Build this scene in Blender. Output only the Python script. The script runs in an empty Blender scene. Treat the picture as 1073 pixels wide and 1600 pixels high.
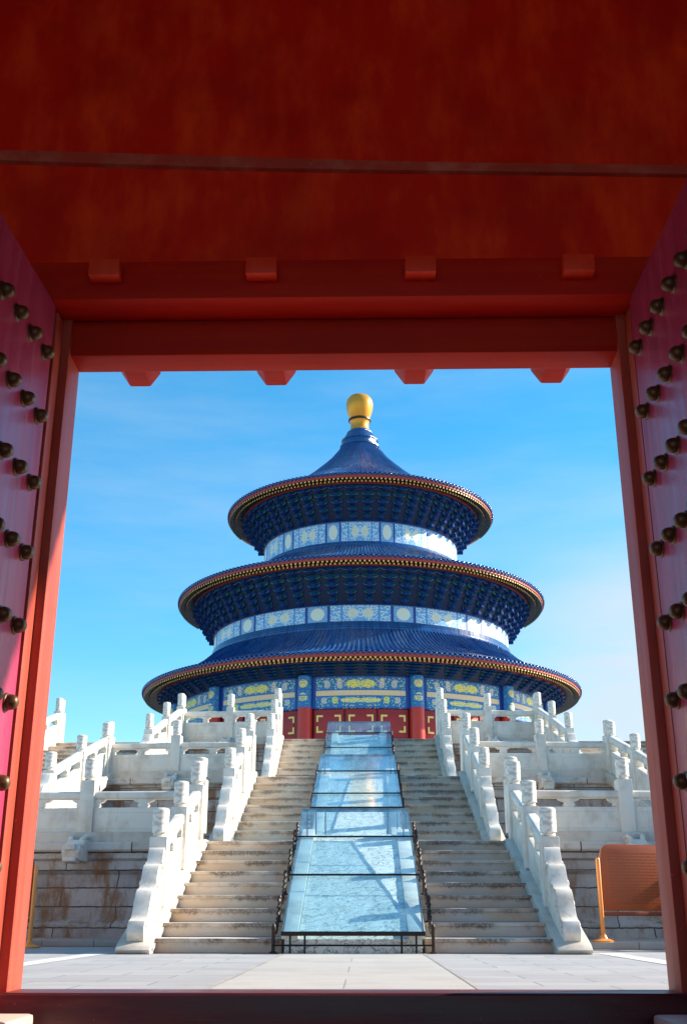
import bpy, bmesh, math, random
from math import sin, cos, pi, radians as R_, sqrt, atan2
from mathutils import Vector, Matrix
random.seed(7)
SC = bpy.context.scene
COL = SC.collection

# ------------------------------------------------------------------ camera, sky, sun, exposure
cam = bpy.data.cameras.new('camera'); co = bpy.data.objects.new('camera', cam); COL.objects.link(co)
cam.sensor_fit = 'VERTICAL'; cam.sensor_height = 24.0; cam.lens = 1706.18 / 1600 * 24.0
cam.clip_start = 0.05; cam.clip_end = 5000
co.location = (0.141, 0, 0.447); co.rotation_euler = (pi / 2 + 0.3541, 0, 0.0179)
SC.camera = co
EL, AZ = R_(28), R_(75)              # sun elevation; azimuth clockwise from +Y
SD = Vector((cos(EL) * sin(AZ), cos(EL) * cos(AZ), sin(EL)))
sl = bpy.data.lights.new('sun', 'SUN'); so = bpy.data.objects.new('sun', sl); COL.objects.link(so)
sl.energy = 4.4; sl.angle = R_(0.5); sl.color = (1.0, 0.90, 0.76)
so.rotation_euler = SD.to_track_quat('Z', 'Y').to_euler(); so.location = (30, 20, 40)
W = bpy.data.worlds.new('World'); SC.world = W; W.use_nodes = True
def build_world():
    nt = W.node_tree; N = nt.nodes; L = nt.links; N.clear()
    sky = N.new('ShaderNodeTexSky'); sky.sky_type = 'NISHITA'; sky.sun_disc = False
    sky.sun_elevation = EL; sky.sun_rotation = AZ; sky.air_density = 1.0; sky.dust_density = 0.35; sky.ozone_density = 2.5
    hs = N.new('ShaderNodeHueSaturation'); hs.inputs['Saturation'].default_value = 1.46; hs.inputs['Hue'].default_value = 0.486
    hs.inputs['Value'].default_value = 1.08
    L.new(sky.outputs[0], hs.inputs['Color'])
    tc = N.new('ShaderNodeTexCoord'); mp = N.new('ShaderNodeMapping'); mp.inputs['Scale'].default_value = (1.0, 1.0, 5.5)
    mp.inputs['Location'].default_value = (0.35, 0.2, 0.9); mp.inputs['Rotation'].default_value = (0.0, 0.10, 0.0)
    L.new(tc.outputs['Generated'], mp.inputs[0])
    def noise(sc, det, ro):
        nz = N.new('ShaderNodeTexNoise'); nz.inputs['Scale'].default_value = sc; nz.inputs['Detail'].default_value = det; nz.inputs['Roughness'].default_value = ro
        L.new(mp.outputs[0], nz.inputs['Vector']); return nz.outputs[0]
    def rng(v, a, b, c, d):
        r = N.new('ShaderNodeMapRange'); r.interpolation_type = 'SMOOTHSTEP'; L.new(v, r.inputs[0])
        for q, x in zip((1, 2, 3, 4), (a, b, c, d)): r.inputs[q].default_value = x
        return r.outputs[0]
    def mth(op, a, b):
        m = N.new('ShaderNodeMath'); m.operation = op
        for k, x in enumerate((a, b)):
            if isinstance(x, float): m.inputs[k].default_value = x
            else: L.new(x, m.inputs[k])
        return m.outputs[0]
    wisp = rng(noise(2.3, 8, 0.58), 0.34, 0.84, 0.06, 0.36)
    # a thin bank of cloud low in the west
    dp = N.new('ShaderNodeVectorMath'); dp.operation = 'DOT_PRODUCT'; L.new(tc.outputs['Generated'], dp.inputs[0]); dp.inputs[1].default_value = Vector((0.33, 0.93, 0.10)).normalized()
    bank = mth('MULTIPLY', rng(dp.outputs['Value'], 0.955, 1.0, 0.0, 1.0), rng(noise(3.4, 8, 0.6), 0.25, 0.66, 0.35, 1.0))
    f = mth('MINIMUM', mth('ADD', wisp, bank), 0.9)
    mx = N.new('ShaderNodeMixRGB'); mx.inputs[2].default_value = (3.0, 3.4, 3.75, 1)
    L.new(f, mx.inputs[0]); L.new(hs.outputs[0], mx.inputs[1])
    bg = N.new('ShaderNodeBackground'); bg.inputs[1].default_value = 0.10
    L.new(mx.outputs[0], bg.inputs[0])
    out = N.new('ShaderNodeOutputWorld'); L.new(bg.outputs[0], out.inputs[0])
build_world()
vs = SC.view_settings; vs.view_transform = 'Standard'; vs.look = 'None'; vs.gamma = 1; vs.exposure = 1.3; vs.use_curve_mapping = False

# ------------------------------------------------------------------ helpers: meshes
class MB:
    """collects shapes into one mesh"""
    def __init__(s): s.v = []; s.f = []; s.m = []; s.uv = {}
    def add(s, vs, fs, mi=0, uvs=None, M=None):
        b = len(s.v)
        if M is not None: vs = [M @ Vector(p) for p in vs]
        s.v += [tuple(p) for p in vs]
        for k, f in enumerate(fs):
            if uvs: s.uv[len(s.f)] = uvs[k]
            s.f.append(tuple(b + i for i in f)); s.m.append(mi)
        return s
    def box(s, c, d, mi=0, M=None):
        x, y, z = [q / 2 for q in d]
        vs = [(c[0] + a * x, c[1] + b * y, c[2] + e * z) for a in (-1, 1) for b in (-1, 1) for e in (-1, 1)]
        return s.add(vs, [(0, 1, 3, 2), (4, 6, 7, 5), (0, 4, 5, 1), (2, 3, 7, 6), (0, 2, 6, 4), (1, 5, 7, 3)], mi, None, M)
    def bx(s, x0, x1, y0, y1, z0, z1, mi=0, M=None):
        return s.box(((x0 + x1) / 2, (y0 + y1) / 2, (z0 + z1) / 2), (abs(x1 - x0), abs(y1 - y0), abs(z1 - z0)), mi, M)
    def tube(s, pts, r, n=8, mi=0, caps=True):
        pts = [Vector(p) for p in pts]; rings = []
        rr = r if isinstance(r, (list, tuple)) else [r] * len(pts)
        up = Vector((0, 0, 1)); vs = []
        for i, p in enumerate(pts):
            t = (pts[min(i + 1, len(pts) - 1)] - pts[max(i - 1, 0)]).normalized()
            a = t.cross(up)
            if a.length < 0.05: a = t.cross(Vector((0, 1, 0)))
            a.normalize(); b = a.cross(t)
            vs += [p + (a * cos(2 * pi * k / n) + b * sin(2 * pi * k / n)) * rr[i] for k in range(n)]
        fs = []
        for i in range(len(pts) - 1):
            for k in range(n):
                fs.append((i * n + k, i * n + (k + 1) % n, (i + 1) * n + (k + 1) % n, (i + 1) * n + k))
        if caps: fs += [tuple(range(n))[::-1], tuple((len(pts) - 1) * n + k for k in range(n))]
        return s.add(vs, fs, mi)
    def lathe(s, prof, n=48, a0=0, a1=2 * pi, c=(0, 0), mi=0, uvfn=None, M=None):
        """prof: (r,z) list; angle 0 points to -Y, positive to +X"""
        full = abs(a1 - a0 - 2 * pi) < 1e-6; m = n if full else n + 1
        vs = []
        for k in range(m):
            a = a0 + (a1 - a0) * k / n
            vs += [(c[0] + r * sin(a), c[1] - r * cos(a), z) for r, z in prof]
        q = len(prof); fs = []; uvs = []
        arc = [0]
        for i in range(1, q): arc.append(arc[-1] + math.dist(prof[i], prof[i - 1]))
        rm = max(r for r, z in prof)
        for k in range(n):
            k2 = (k + 1) % m
            for i in range(q - 1):
                fs.append((k * q + i, k2 * q + i, k2 * q + i + 1, k * q + i + 1))
                b0, b1 = a0 + (a1 - a0) * k / n, a0 + (a1 - a0) * (k + 1) / n
                if uvfn: uvs.append([uvfn(b0, i), uvfn(b1, i), uvfn(b1, i + 1), uvfn(b0, i + 1)])
                else: uvs.append([(b0 * rm, arc[i]), (b1 * rm, arc[i]), (b1 * rm, arc[i + 1]), (b0 * rm, arc[i + 1])])
        return s.add(vs, fs, mi, uvs, M)
    def prism(s, poly, t0, t1, axis='x', mi=0, M=None):
        """poly: (a,b) outline. axis x: a=y,b=z ; axis y: a=x,b=z ; axis z: a=x,b=y"""
        def P(a, b, t): return {'x': (t, a, b), 'y': (a, t, b), 'z': (a, b, t)}[axis]
        n = len(poly); vs = [P(a, b, t0) for a, b in poly] + [P(a, b, t1) for a, b in poly]
        fs = [tuple(range(n))[::-1], tuple(range(n, 2 * n))] + [(k, (k + 1) % n, n + (k + 1) % n, n + k) for k in range(n)]
        return s.add(vs, fs, mi, None, M)
    def mesh(s, name, mats, bevel=0, smooth=True, off=(0, 0, 0), ang=35, seg=2):
        me = bpy.data.meshes.new(name)
        me.from_pydata([(a - off[0], b - off[1], c - off[2]) for a, b, c in s.v], [], s.f)
        if not isinstance(mats, (list, tuple)): mats = [mats]
        for m in mats: me.materials.append(m)
        me.polygons.foreach_set('material_index', s.m)
        if s.uv:
            ul = me.uv_layers.new(name='UVMap')
            for pi_, uv in s.uv.items():
                p = me.polygons[pi_]
                for li, c in zip(p.loop_indices, uv): ul.data[li].uv = c
        bm = bmesh.new(); bm.from_mesh(me)
        bmesh.ops.recalc_face_normals(bm, faces=bm.faces)
        if bevel:
            ed = [e for e in bm.edges if len(e.link_faces) == 2 and e.calc_face_angle(0) > R_(30)]
            bmesh.ops.bevel(bm, geom=ed, offset=bevel, segments=seg, affect='EDGES', profile=0.6, clamp_overlap=True)
        bm.to_mesh(me); bm.free()
        if smooth:
            me.polygons.foreach_set('use_smooth', [True] * len(me.polygons))
            me.set_sharp_from_angle(angle=R_(ang))
        me.update()
        return me

def wloc(o):
    p = Vector((0, 0, 0))
    while o: p += o.location; o = o.parent
    return p
def link(name, data, parent=None, loc=(0, 0, 0), rot=(0, 0, 0)):
    o = bpy.data.objects.new(name, data); COL.objects.link(o)
    o.parent = parent; o.location = loc; o.rotation_euler = rot
    return o
def tag(o, label=None, cat=None, group=None, kind=None):
    if label: o['label'] = label
    if cat: o['category'] = cat
    if group: o['group'] = group
    if kind: o['kind'] = kind
    return o
def thing(name, label, cat, loc=(0, 0, 0), group=None, rz=0):
    o = link(name, None, None, loc, (0, 0, rz)); o.empty_display_size = 0.2
    return tag(o, label, cat, group)
def part(name, mb, mats, parent, bevel=0, label=None, **kw):
    """mesh given in world coordinates, hung under parent (parents are never rotated when this is used)"""
    o = link(name, mb.mesh(name, mats, bevel, off=wloc(parent) if parent else (0, 0, 0), **kw), parent)
    if label: o['label'] = label
    return o
def solo(name, mb, mats, label=None, cat=None, group=None, kind=None, bevel=0, **kw):
    return tag(link(name, mb.mesh(name, mats, bevel, **kw)), label, cat, group, kind)

# ------------------------------------------------------------------ helpers: materials
class NT:
    def __init__(s, name):
        s.mat = bpy.data.materials.new(name); s.mat.use_nodes = True
        s.t = s.mat.node_tree; s.b = s.t.nodes['Principled BSDF']
    def n(s, typ, **kw):
        x = s.t.nodes.new('ShaderNode' + typ)
        for k, v in kw.items(): setattr(x, k, v)
        return x
    def put(s, sock, v):
        if isinstance(v, (int, float)): sock.default_value = v
        elif isinstance(v, tuple): sock.default_value = v if len(v) == len(sock.default_value) else v + (1,)
        else: s.t.links.new(v, sock)
    def m(s, op, a, b=0.0, c=None):
        x = s.n('Math', operation=op); s.put(x.inputs[0], a); s.put(x.inputs[1], b)
        if c is not None: s.put(x.inputs[2], c)
        return x.outputs[0]
    def ss(s, a, lo, hi):
        x = s.n('MapRange', interpolation_type='SMOOTHSTEP'); s.put(x.inputs[0], a); s.put(x.inputs[1], lo); s.put(x.inputs[2], hi)
        return x.outputs[0]
    def mix(s, f, a, b, mode='MIX'):
        x = s.n('MixRGB', blend_type=mode); s.put(x.inputs[0], f); s.put(x.inputs[1], a); s.put(x.inputs[2], b)
        return x.outputs[0]
    def co(s, which='Object', scale=(1, 1, 1), loc=(0, 0, 0)):
        t = s.n('TexCoord').outputs[which]; mp = s.n('Mapping'); s.put(mp.inputs['Scale'], tuple(scale)); s.put(mp.inputs['Location'], tuple(loc))
        s.t.links.new(t, mp.inputs[0]); return mp.outputs[0]
    def noise(s, vec, sc, det=4, ro=0.55):
        x = s.n('TexNoise'); s.put(x.inputs['Vector'], vec); s.put(x.inputs['Scale'], sc); s.put(x.inputs['Detail'], det); s.put(x.inputs['Roughness'], ro)
        return x.outputs[0]
    def voro(s, vec, sc, feat='F1', out='Distance'):
        x = s.n('TexVoronoi', feature=feat); s.put(x.inputs['Vector'], vec); s.put(x.inputs['Scale'], sc); return x.outputs[out]
    def sep(s, v):
        x = s.n('SeparateXYZ'); s.put(x.inputs[0], v); return x.outputs
    def comb(s, a, b, c=0.0):
        x = s.n('CombineXYZ'); s.put(x.inputs[0], a); s.put(x.inputs[1], b); s.put(x.inputs[2], c); return x.outputs[0]
    def bump(s, h, st=0.3, d=0.02):
        x = s.n('Bump'); s.put(x.inputs['Strength'], st); s.put(x.inputs['Distance'], d); s.put(x.inputs['Height'], h)
        s.t.links.new(x.outputs[0], s.b.inputs['Normal'])
    def done(s, col=None, rough=0.6, metal=0.0, spec=None, coat=None):
        if col is not None: s.put(s.b.inputs['Base Color'], col)
        s.put(s.b.inputs['Roughness'], rough); s.put(s.b.inputs['Metallic'], metal)
        if spec is not None: s.put(s.b.inputs['Specular IOR Level'], spec)
        if coat: s.put(s.b.inputs['Coat Weight'], coat); s.put(s.b.inputs['Coat Roughness'], 0.15)
        return s.mat

def rnd_shift(t, amt=40.0):
    r = t.n('ObjectInfo').outputs['Random']; return t.m('MULTIPLY', r, amt)
def marble(name, base, stain, amt=0.5, sc=2.2, rough=0.55, dirt=(0.30, 0.26, 0.2)):
    t = NT(name); v = t.co('Object'); sh = t.n('VectorMath', operation='ADD'); t.put(sh.inputs[0], v)
    r = rnd_shift(t); t.put(sh.inputs[1], t.comb(r, r, 0.0)); v = sh.outputs[0]
    a = t.ss(t.noise(v, sc, 6, 0.6), 0.42, 0.72)
    s3 = t.n('VectorMath', operation='MULTIPLY'); t.put(s3.inputs[0], v); s3.inputs[1].default_value = (5, 5, 0.7)
    b = t.ss(t.noise(s3.outputs[0], 1.6, 5, 0.65), 0.55, 0.78)
    c = t.mix(t.m('MULTIPLY', a, amt), base, stain)
    c = t.mix(t.m('MULTIPLY', b, amt * 0.55), c, dirt)
    fine = t.noise(v, 45, 4, 0.7)
    c = t.mix(0.16, c, t.mix(fine, (0.3, 0.3, 0.3), (1, 1, 1)), 'MULTIPLY')
    t.bump(fine, 0.25, 0.006)
    return t.done(c, rough)

M = {}
M['marble'] = marble('white_marble', (0.78, 0.735, 0.65), (0.52, 0.46, 0.37), 0.75)
M['drum'] = marble('carved_marble', (0.78, 0.725, 0.63), (0.46, 0.39, 0.30), 0.7, 5.0)
def head_mat():
    t = NT('carved_post_head'); v = t.co('Object'); d = t.voro(t.co('Object', (1, 1, 1.7)), 15, 'SMOOTH_F1'); n = t.noise(v, 30, 5, 0.7)
    cr = t.ss(t.m('ADD', d, t.m('MULTIPLY', n, 0.35)), 0.50, 0.80)
    c = t.mix(t.m('MULTIPLY', cr, 0.55), (0.78, 0.735, 0.65), (0.36, 0.30, 0.22))
    t.bump(t.m('MULTIPLY', d, -1.0), 0.4, 0.012)
    return t.done(c, 0.6)
M['head'] = head_mat()
M['string'] = marble('string_marble', (0.64, 0.58, 0.49), (0.44, 0.36, 0.26), 0.7, 3.0)

def wall_mat():
    t = NT('weathered_wall_stone'); uv = t.co('UV')
    o0 = t.co('Object'); wob = t.n('VectorMath', operation='ADD'); t.put(wob.inputs[0], uv)
    w1 = t.m('MULTIPLY', t.m('SUBTRACT', t.noise(o0, 7, 4, 0.7), 0.5), 0.035); w2 = t.m('MULTIPLY', t.m('SUBTRACT', t.noise(o0, 0.35, 2), 0.5), 0.9)
    t.put(wob.inputs[1], t.comb(t.m('ADD', w1, w2), w1)); br = t.n('TexBrick'); t.put(br.inputs['Vector'], wob.outputs[0]); br.offset = 0.37
    for k, v in (('Scale', 1.0), ('Mortar Size', 0.012), ('Mortar Smooth', 0.3), ('Bias', 0.0), ('Brick Width', 1.7), ('Row Height', 0.30)): t.put(br.inputs[k], v)
    t.put(br.inputs['Color1'], (0.60, 0.57, 0.54)); t.put(br.inputs['Color2'], (0.46, 0.44, 0.43)); t.put(br.inputs['Mortar'], (0.06, 0.055, 0.05))
    o = t.co('Object')
    big = t.ss(t.noise(o, 0.9, 6, 0.65), 0.44, 0.66)
    st = t.ss(t.noise(t.co('Object', (2.0, 2.0, 0.7)), 1.1, 6, 0.7), 0.46, 0.64)
    fl = t.ss(t.noise(o, 6, 6, 0.7), 0.5, 0.75)
    c = t.mix(t.m('MULTIPLY', big, 0.55), br.outputs['Color'], (0.30, 0.27, 0.26))
    c = t.mix(t.m('MULTIPLY', st, 0.9), c, (0.30, 0.15, 0.06))
    c = t.mix(t.m('MULTIPLY', fl, 0.5), c, (0.16, 0.14, 0.13))
    t.bump(t.m('ADD', t.m('MULTIPLY', br.outputs['Fac'], -1.0), t.m('MULTIPLY', t.noise(o, 14, 6, 0.7), 0.7)), 0.6, 0.03)
    return t.done(c, 0.85)
M['wall'] = wall_mat()
def coping_mat():
    t = NT('coping_blocks'); uv = t.co('UV')
    br = t.n('TexBrick'); t.put(br.inputs['Vector'], uv); br.offset = 0.0
    for k, v in (('Scale', 1.0), ('Mortar Size', 0.014), ('Mortar Smooth', 0.3), ('Bias', 0.0), ('Brick Width', 0.95), ('Row Height', 50.0)): t.put(br.inputs[k], v)
    t.put(br.inputs['Color1'], (0.66, 0.62, 0.56)); t.put(br.inputs['Color2'], (0.54, 0.49, 0.43)); t.put(br.inputs['Mortar'], (0.10, 0.08, 0.06))
    st = t.ss(t.noise(t.co('Object', (2.2, 2.2, 2.2)), 1.4, 6, 0.7), 0.50, 0.72)
    c = t.mix(t.m('MULTIPLY', st, 0.75), br.outputs['Color'], (0.24, 0.15, 0.09))
    t.bump(t.m('SUBTRACT', t.noise(t.co('Object'), 16, 6, 0.7), br.outputs['Fac']), 0.5, 0.02)
    return t.done(c, 0.8)
M['coping'] = coping_mat()

def step_mat():
    t = NT('worn_step_stone'); v = t.co('Object'); r = rnd_shift(t, 60)
    x, y, z = t.sep(v); g = t.sep(t.n('TexCoord').outputs['Generated'])[2]
    q = t.comb(t.m('ADD', x, r), t.m('MULTIPLY', g, 0.10), r)
    drip = t.noise(q, 15, 6, 0.75); dl = t.noise(t.comb(t.m('ADD', x, r), 0.0, r), 3.0, 3, 0.6)
    depth = t.m('ADD', t.m('MULTIPLY', drip, 0.75), t.m('MULTIPLY', dl, 0.55))
    edge = t.m('MULTIPLY', t.ss(t.m('ADD', g, depth), 1.12, 1.42), t.ss(t.noise(v, 34, 4, 0.75), 0.30, 0.55))
    mask = t.m('MULTIPLY', edge, t.ss(t.noise(t.comb(t.m('ADD', x, r), y, z), 2.0, 3), 0.36, 0.60))
    top = t.m('GREATER_THAN', g, 0.985)
    mask = t.m('MULTIPLY', mask, t.m('SUBTRACT', 1.0, top))
    tone = t.ss(t.noise(t.comb(t.m('ADD', t.m('MULTIPLY', x, 1.0), r), z, 0.0), 1.5, 4), 0.35, 0.68)
    c = t.mix(tone, (0.70, 0.60, 0.49), (0.68, 0.49, 0.33))
    c = t.mix(t.m('MULTIPLY', t.noise(v, 22, 5, 0.7), 0.35), c, (0.30, 0.25, 0.21))
    c = t.mix(t.m('MULTIPLY', mask, 0.8), c, (0.075, 0.04, 0.028))
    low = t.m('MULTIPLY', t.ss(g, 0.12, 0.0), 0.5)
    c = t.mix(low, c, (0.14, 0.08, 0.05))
    c = t.mix(top, c, t.mix(t.noise(v, 9, 5), (0.80, 0.76, 0.70), (0.64, 0.59, 0.52)))
    t.bump(t.noise(v, 30, 5, 0.7), 0.4, 0.01)
    return t.done(c, 0.75)
M['step'] = step_mat()

def ramp_mat():
    t = NT('carved_relief_marble'); v = t.co('Object'); w = t.noise(v, 3.5, 4, 0.6)
    wv = t.n('VectorMath', operation='ADD'); t.put(wv.inputs[0], t.co('Object', (5.0, 9, 9))); t.put(wv.inputs[1], t.comb(t.m('MULTIPLY', w, 5.0), t.m('MULTIPLY', w, 9.0), 0.0))
    e = t.voro(wv.outputs[0], 1.0, 'DISTANCE_TO_EDGE'); f = t.noise(wv.outputs[0], 2.2, 4, 0.7)
    line = t.m('MULTIPLY', t.ss(e, 0.13, 0.03), t.ss(f, 0.40, 0.58))
    c = t.mix(t.m('MULTIPLY', line, 0.85), (0.84, 0.82, 0.73), (0.20, 0.21, 0.20))
    c = t.mix(t.m('MULTIPLY', t.ss(t.noise(v, 2, 4), 0.5, 0.75), 0.3), c, (0.55, 0.50, 0.38))
    t.bump(t.m('SUBTRACT', f, line), 0.5, 0.02)
    return t.done(c, 0.7)
M['relief'] = ramp_mat()

def paving(name, c1, c2, mort, bw, rh, rot=0):
    t = NT(name); v = t.co('Object'); 
    br = t.n('TexBrick'); t.put(br.inputs['Vector'], v); br.offset = 0.5
    for k, q in (('Scale', 1.0), ('Mortar Size', 0.008), ('Mortar Smooth', 0.2), ('Brick Width', bw), ('Row Height', rh)): t.put(br.inputs[k], q)
    t.put(br.inputs['Color1'], c1); t.put(br.inputs['Color2'], c2); t.put(br.inputs['Mortar'], mort)
    a = t.ss(t.noise(v, 1.3, 6, 0.65), 0.42, 0.7); f = t.noise(v, 28, 5, 0.7)
    c = t.mix(t.m('MULTIPLY', a, 0.4), br.outputs['Color'], tuple(q * 0.62 for q in c1))
    c = t.mix(0.3, c, t.mix(f, (0.35, 0.35, 0.35), (1, 1, 1)), 'MULTIPLY')
    t.bump(t.m('SUBTRACT', t.m('MULTIPLY', f, 0.3), br.outputs['Fac']), 0.35, 0.01)
    return t.done(c, 0.7)
M['paving'] = paving('courtyard_paving', (0.45, 0.44, 0.43), (0.38, 0.375, 0.37), (0.20, 0.20, 0.20), 0.9, 0.45)
M['path'] = paving('path_marble', (0.50, 0.475, 0.43), (0.45, 0.43, 0.39), (0.32, 0.31, 0.30), 1.71, 1.1)
M['kerb'] = paving('kerb_marble', (0.74, 0.72, 0.68), (0.68, 0.66, 0.62), (0.25, 0.24, 0.22), 0.3, 1.2)
M['tfloor'] = paving('terrace_paving', (0.46, 0.43, 0.40), (0.38, 0.36, 0.34), (0.16, 0.15, 0.14), 0.8, 0.8)
M['gfloor'] = paving('gate_floor_brick', (0.36, 0.32, 0.28), (0.30, 0.27, 0.24), (0.08, 0.07, 0.07), 0.5, 0.5)

def paint(name, base, worn, rough=0.42, streak=(9, 9, 0.6), amt=0.5, spec=0.3, plank=None):
    t = NT(name); v = t.co('Object', streak); o = t.co('Object')
    a = t.ss(t.noise(v, 1.5, 6, 0.65), 0.40, 0.72); b = t.ss(t.noise(o, 1.1, 5, 0.6), 0.42, 0.7); f = t.noise(o, 60, 4, 0.7)
    c = t.mix(t.m('MULTIPLY', a, amt), base, worn)
    c = t.mix(t.m('MULTIPLY', b, amt * 0.7), c, tuple(q * 0.6 for q in base))
    if plank:
        ax, wd = plank; q = t.m('FRACT', t.m('MULTIPLY', t.sep(o)[ax], 1.0 / wd)); seam = t.m('LESS_THAN', q, 0.022)
        pl = t.m('FRACT', t.m('MULTIPLY', t.m('SINE', t.m('MULTIPLY', t.m('FLOOR', t.m('MULTIPLY', t.sep(o)[ax], 1.0 / wd)), 12.9898)), 43.7))
        c = t.mix(t.m('MULTIPLY', pl, 0.22), c, tuple(q2 * 0.45 for q2 in base)); c = t.mix(t.m('MULTIPLY', seam, 0.6), c, tuple(q2 * 0.25 for q2 in base))
    scr = t.ss(t.noise(t.co('Object', tuple(5 if q3 < 5 else 40 for q3 in streak) if False else tuple(q3 * 4.5 for q3 in streak)), 2.0, 5, 0.7), 0.66, 0.80)
    c = t.mix(t.m('MULTIPLY', scr, 0.35), c, worn)
    sp = t.ss(t.noise(o, 33, 3, 0.5), 0.70, 0.76)
    c = t.mix(t.m('MULTIPLY', sp, 0.35), c, tuple(min(1, q * 1.5 + 0.03) for q in worn))
    t.bump(t.m('ADD', t.m('MULTIPLY', a, 0.6), t.m('MULTIPLY', f, 0.25)), 0.3, 0.004)
    return t.done(c, t.m('ADD', rough - 0.08, t.m('MULTIPLY', a, 0.2)), spec=spec)
M['leaf'] = paint('door_red_lacquer', (0.44, 0.042, 0.108), (0.53, 0.085, 0.15), 0.36, spec=0.45, plank=(1, 0.27))
M['jamb'] = paint('frame_red_paint', (0.44, 0.066, 0.040), (0.56, 0.12, 0.07), 0.5, spec=0.2)
M['lintel'] = paint('lintel_red_paint', (0.42, 0.014, 0.004), (0.52, 0.035, 0.010), 0.6, (0.6, 9, 9), 0.5, spec=0.12)
M['board'] = paint('board_red_paint', (0.70, 0.012, 0.002), (0.95, 0.060, 0.005), 0.55, (3.0, 3.0, 1.1), 0.8, spec=0.15)
M['beam'] = paint('beam_red_paint', (0.50, 0.010, 0.003), (0.60, 0.035, 0.008), 0.55, (0.6, 9, 9), 0.5, spec=0.12)
M['tenon'] = paint('tenon_lit_red', (0.80, 0.040, 0.010), (0.86, 0.12, 0.03), 0.5, spec=0.2)  # beam red brightened in the colour, standing in for light on the tenon ends
M['sill'] = paint('worn_dark_sill', (0.085, 0.016, 0.022), (0.22, 0.06, 0.05), 0.4, (0.8, 9, 9), 0.6)
M['batten'] = paint('pale_batten', (0.48, 0.05, 0.03), (0.62, 0.18, 0.11), 0.5, (3, 3, 3), 0.7)
M['roomwall'] = paint('room_red_plaster', (0.34, 0.06, 0.045), (0.42, 0.09, 0.06), 0.8)
M['pivot'] = marble('pivot_stone', (0.55, 0.46, 0.38), (0.40, 0.32, 0.26), 0.6)

def simple(name, col, rough=0.5, metal=0.0, var=0.3, sc=12, spec=None, coat=None):
    t = NT(name); v = t.co('Object'); a = t.noise(v, sc, 5, 0.65)
    c = t.mix(t.m('MULTIPLY', a, var * 1.6), col, tuple(q * 0.4 for q in col))
    t.bump(a, 0.15, 0.005)
    return t.done(c, rough, metal, spec, coat)
M['stud'] = simple('aged_gilt_brass', (0.17, 0.09, 0.035), 0.42, 0.55, 0.6, 30)
M['gold'] = simple('gilded_finial', (0.92, 0.38, 0.025), 0.34, 0.35, 0.45, 3)
M['goldtrim'] = simple('gilt_trim', (0.98, 0.70, 0.20), 0.4, 0.1, 0.15, 3)
M['darkring'] = simple('dark_bronze', (0.06, 0.04, 0.03), 0.4, 0.4)
def tile_mat():
    t = NT('blue_glazed_tile'); o = t.co('Object'); x, y, z = t.sep(o)
    ang = t.m('ARCTAN2', x, t.m('MULTIPLY', y, -1.0)); r = t.m('SQRT', t.m('ADD', t.m('MULTIPLY', x, x), t.m('MULTIPLY', y, y)))
    st = t.noise(t.comb(t.m('MULTIPLY', ang, 55), t.m('MULTIPLY', r, 0.5)), 1.0, 3, 0.7)
    row = t.noise(t.comb(t.m('MULTIPLY', ang, 24), t.m('MULTIPLY', r, 3.5), 4.0), 1.0, 3, 0.6)
    pat = t.ss(t.noise(o, 0.55, 5, 0.6), 0.42, 0.68)
    c = t.mix(t.ss(st, 0.35, 0.65), (0.006, 0.032, 0.145), (0.016, 0.095, 0.29))
    c = t.mix(t.m('MULTIPLY', t.ss(row, 0.5, 0.7), 0.5), c, (0.006, 0.03, 0.13))
    c = t.mix(t.m('MULTIPLY', pat, 0.35), c, (0.045, 0.115, 0.25))
    gap = t.m('LESS_THAN', t.m('FRACT', t.m('MULTIPLY', r, 2.6)), 0.10)
    c = t.mix(t.m('MULTIPLY', gap, 0.5), c, (0.005, 0.02, 0.09))
    t.bump(t.m('ADD', t.m('MULTIPLY', st, 1.0), t.m('MULTIPLY', gap, -0.6)), 0.5, 0.04)
    return t.done(c, t.m('ADD', 0.10, t.m('MULTIPLY', row, 0.18)), spec=0.6)
M['tile'] = tile_mat()
M['tileend'] = simple('blue_tile_end', (0.03, 0.10, 0.32), 0.18, 0.0, 0.3, 3, 0.6)
M['hallred'] = simple('hall_red_lacquer', (0.60, 0.028, 0.014), 0.36, 0, 0.25, 2)
M['hallred2'] = simple('hall_dark_red_panel', (0.42, 0.018, 0.016), 0.42, 0, 0.3, 2)
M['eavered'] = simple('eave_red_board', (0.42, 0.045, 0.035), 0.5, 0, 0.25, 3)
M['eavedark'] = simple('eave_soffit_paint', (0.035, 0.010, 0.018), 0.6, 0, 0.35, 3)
M['rafter'] = simple('rafter_green_paint', (0.014, 0.030, 0.032), 0.5, 0, 0.3, 5)
M['raftend'] = simple('rafter_gilt_end', (0.95, 0.58, 0.17), 0.45, 0.1, 0.2, 5)
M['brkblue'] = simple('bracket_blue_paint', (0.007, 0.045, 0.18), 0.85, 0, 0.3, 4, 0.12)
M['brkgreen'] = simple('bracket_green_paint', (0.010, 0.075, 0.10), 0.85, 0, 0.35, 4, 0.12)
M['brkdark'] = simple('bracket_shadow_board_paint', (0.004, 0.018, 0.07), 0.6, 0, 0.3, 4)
M['brkline'] = simple('bracket_pale_edge', (0.07, 0.20, 0.28), 0.5, 0, 0.3, 4)
M['bluecol'] = simple('column_blue_paint', (0.008, 0.05, 0.30), 0.45, 0, 0.3, 4)
M['iron'] = simple('black_iron', (0.022, 0.018, 0.018), 0.45, 0.5, 0.4, 20)
M['ironbrown'] = simple('brown_iron_chain', (0.05, 0.028, 0.022), 0.5, 0.4, 0.4, 20)
M['orange'] = simple('orange_enamel', (0.40, 0.068, 0.003), 0.38, 0, 0.2, 2)
M['orangepost'] = simple('orange_post', (0.85, 0.30, 0.06), 0.35, 0, 0.12, 4)
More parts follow.
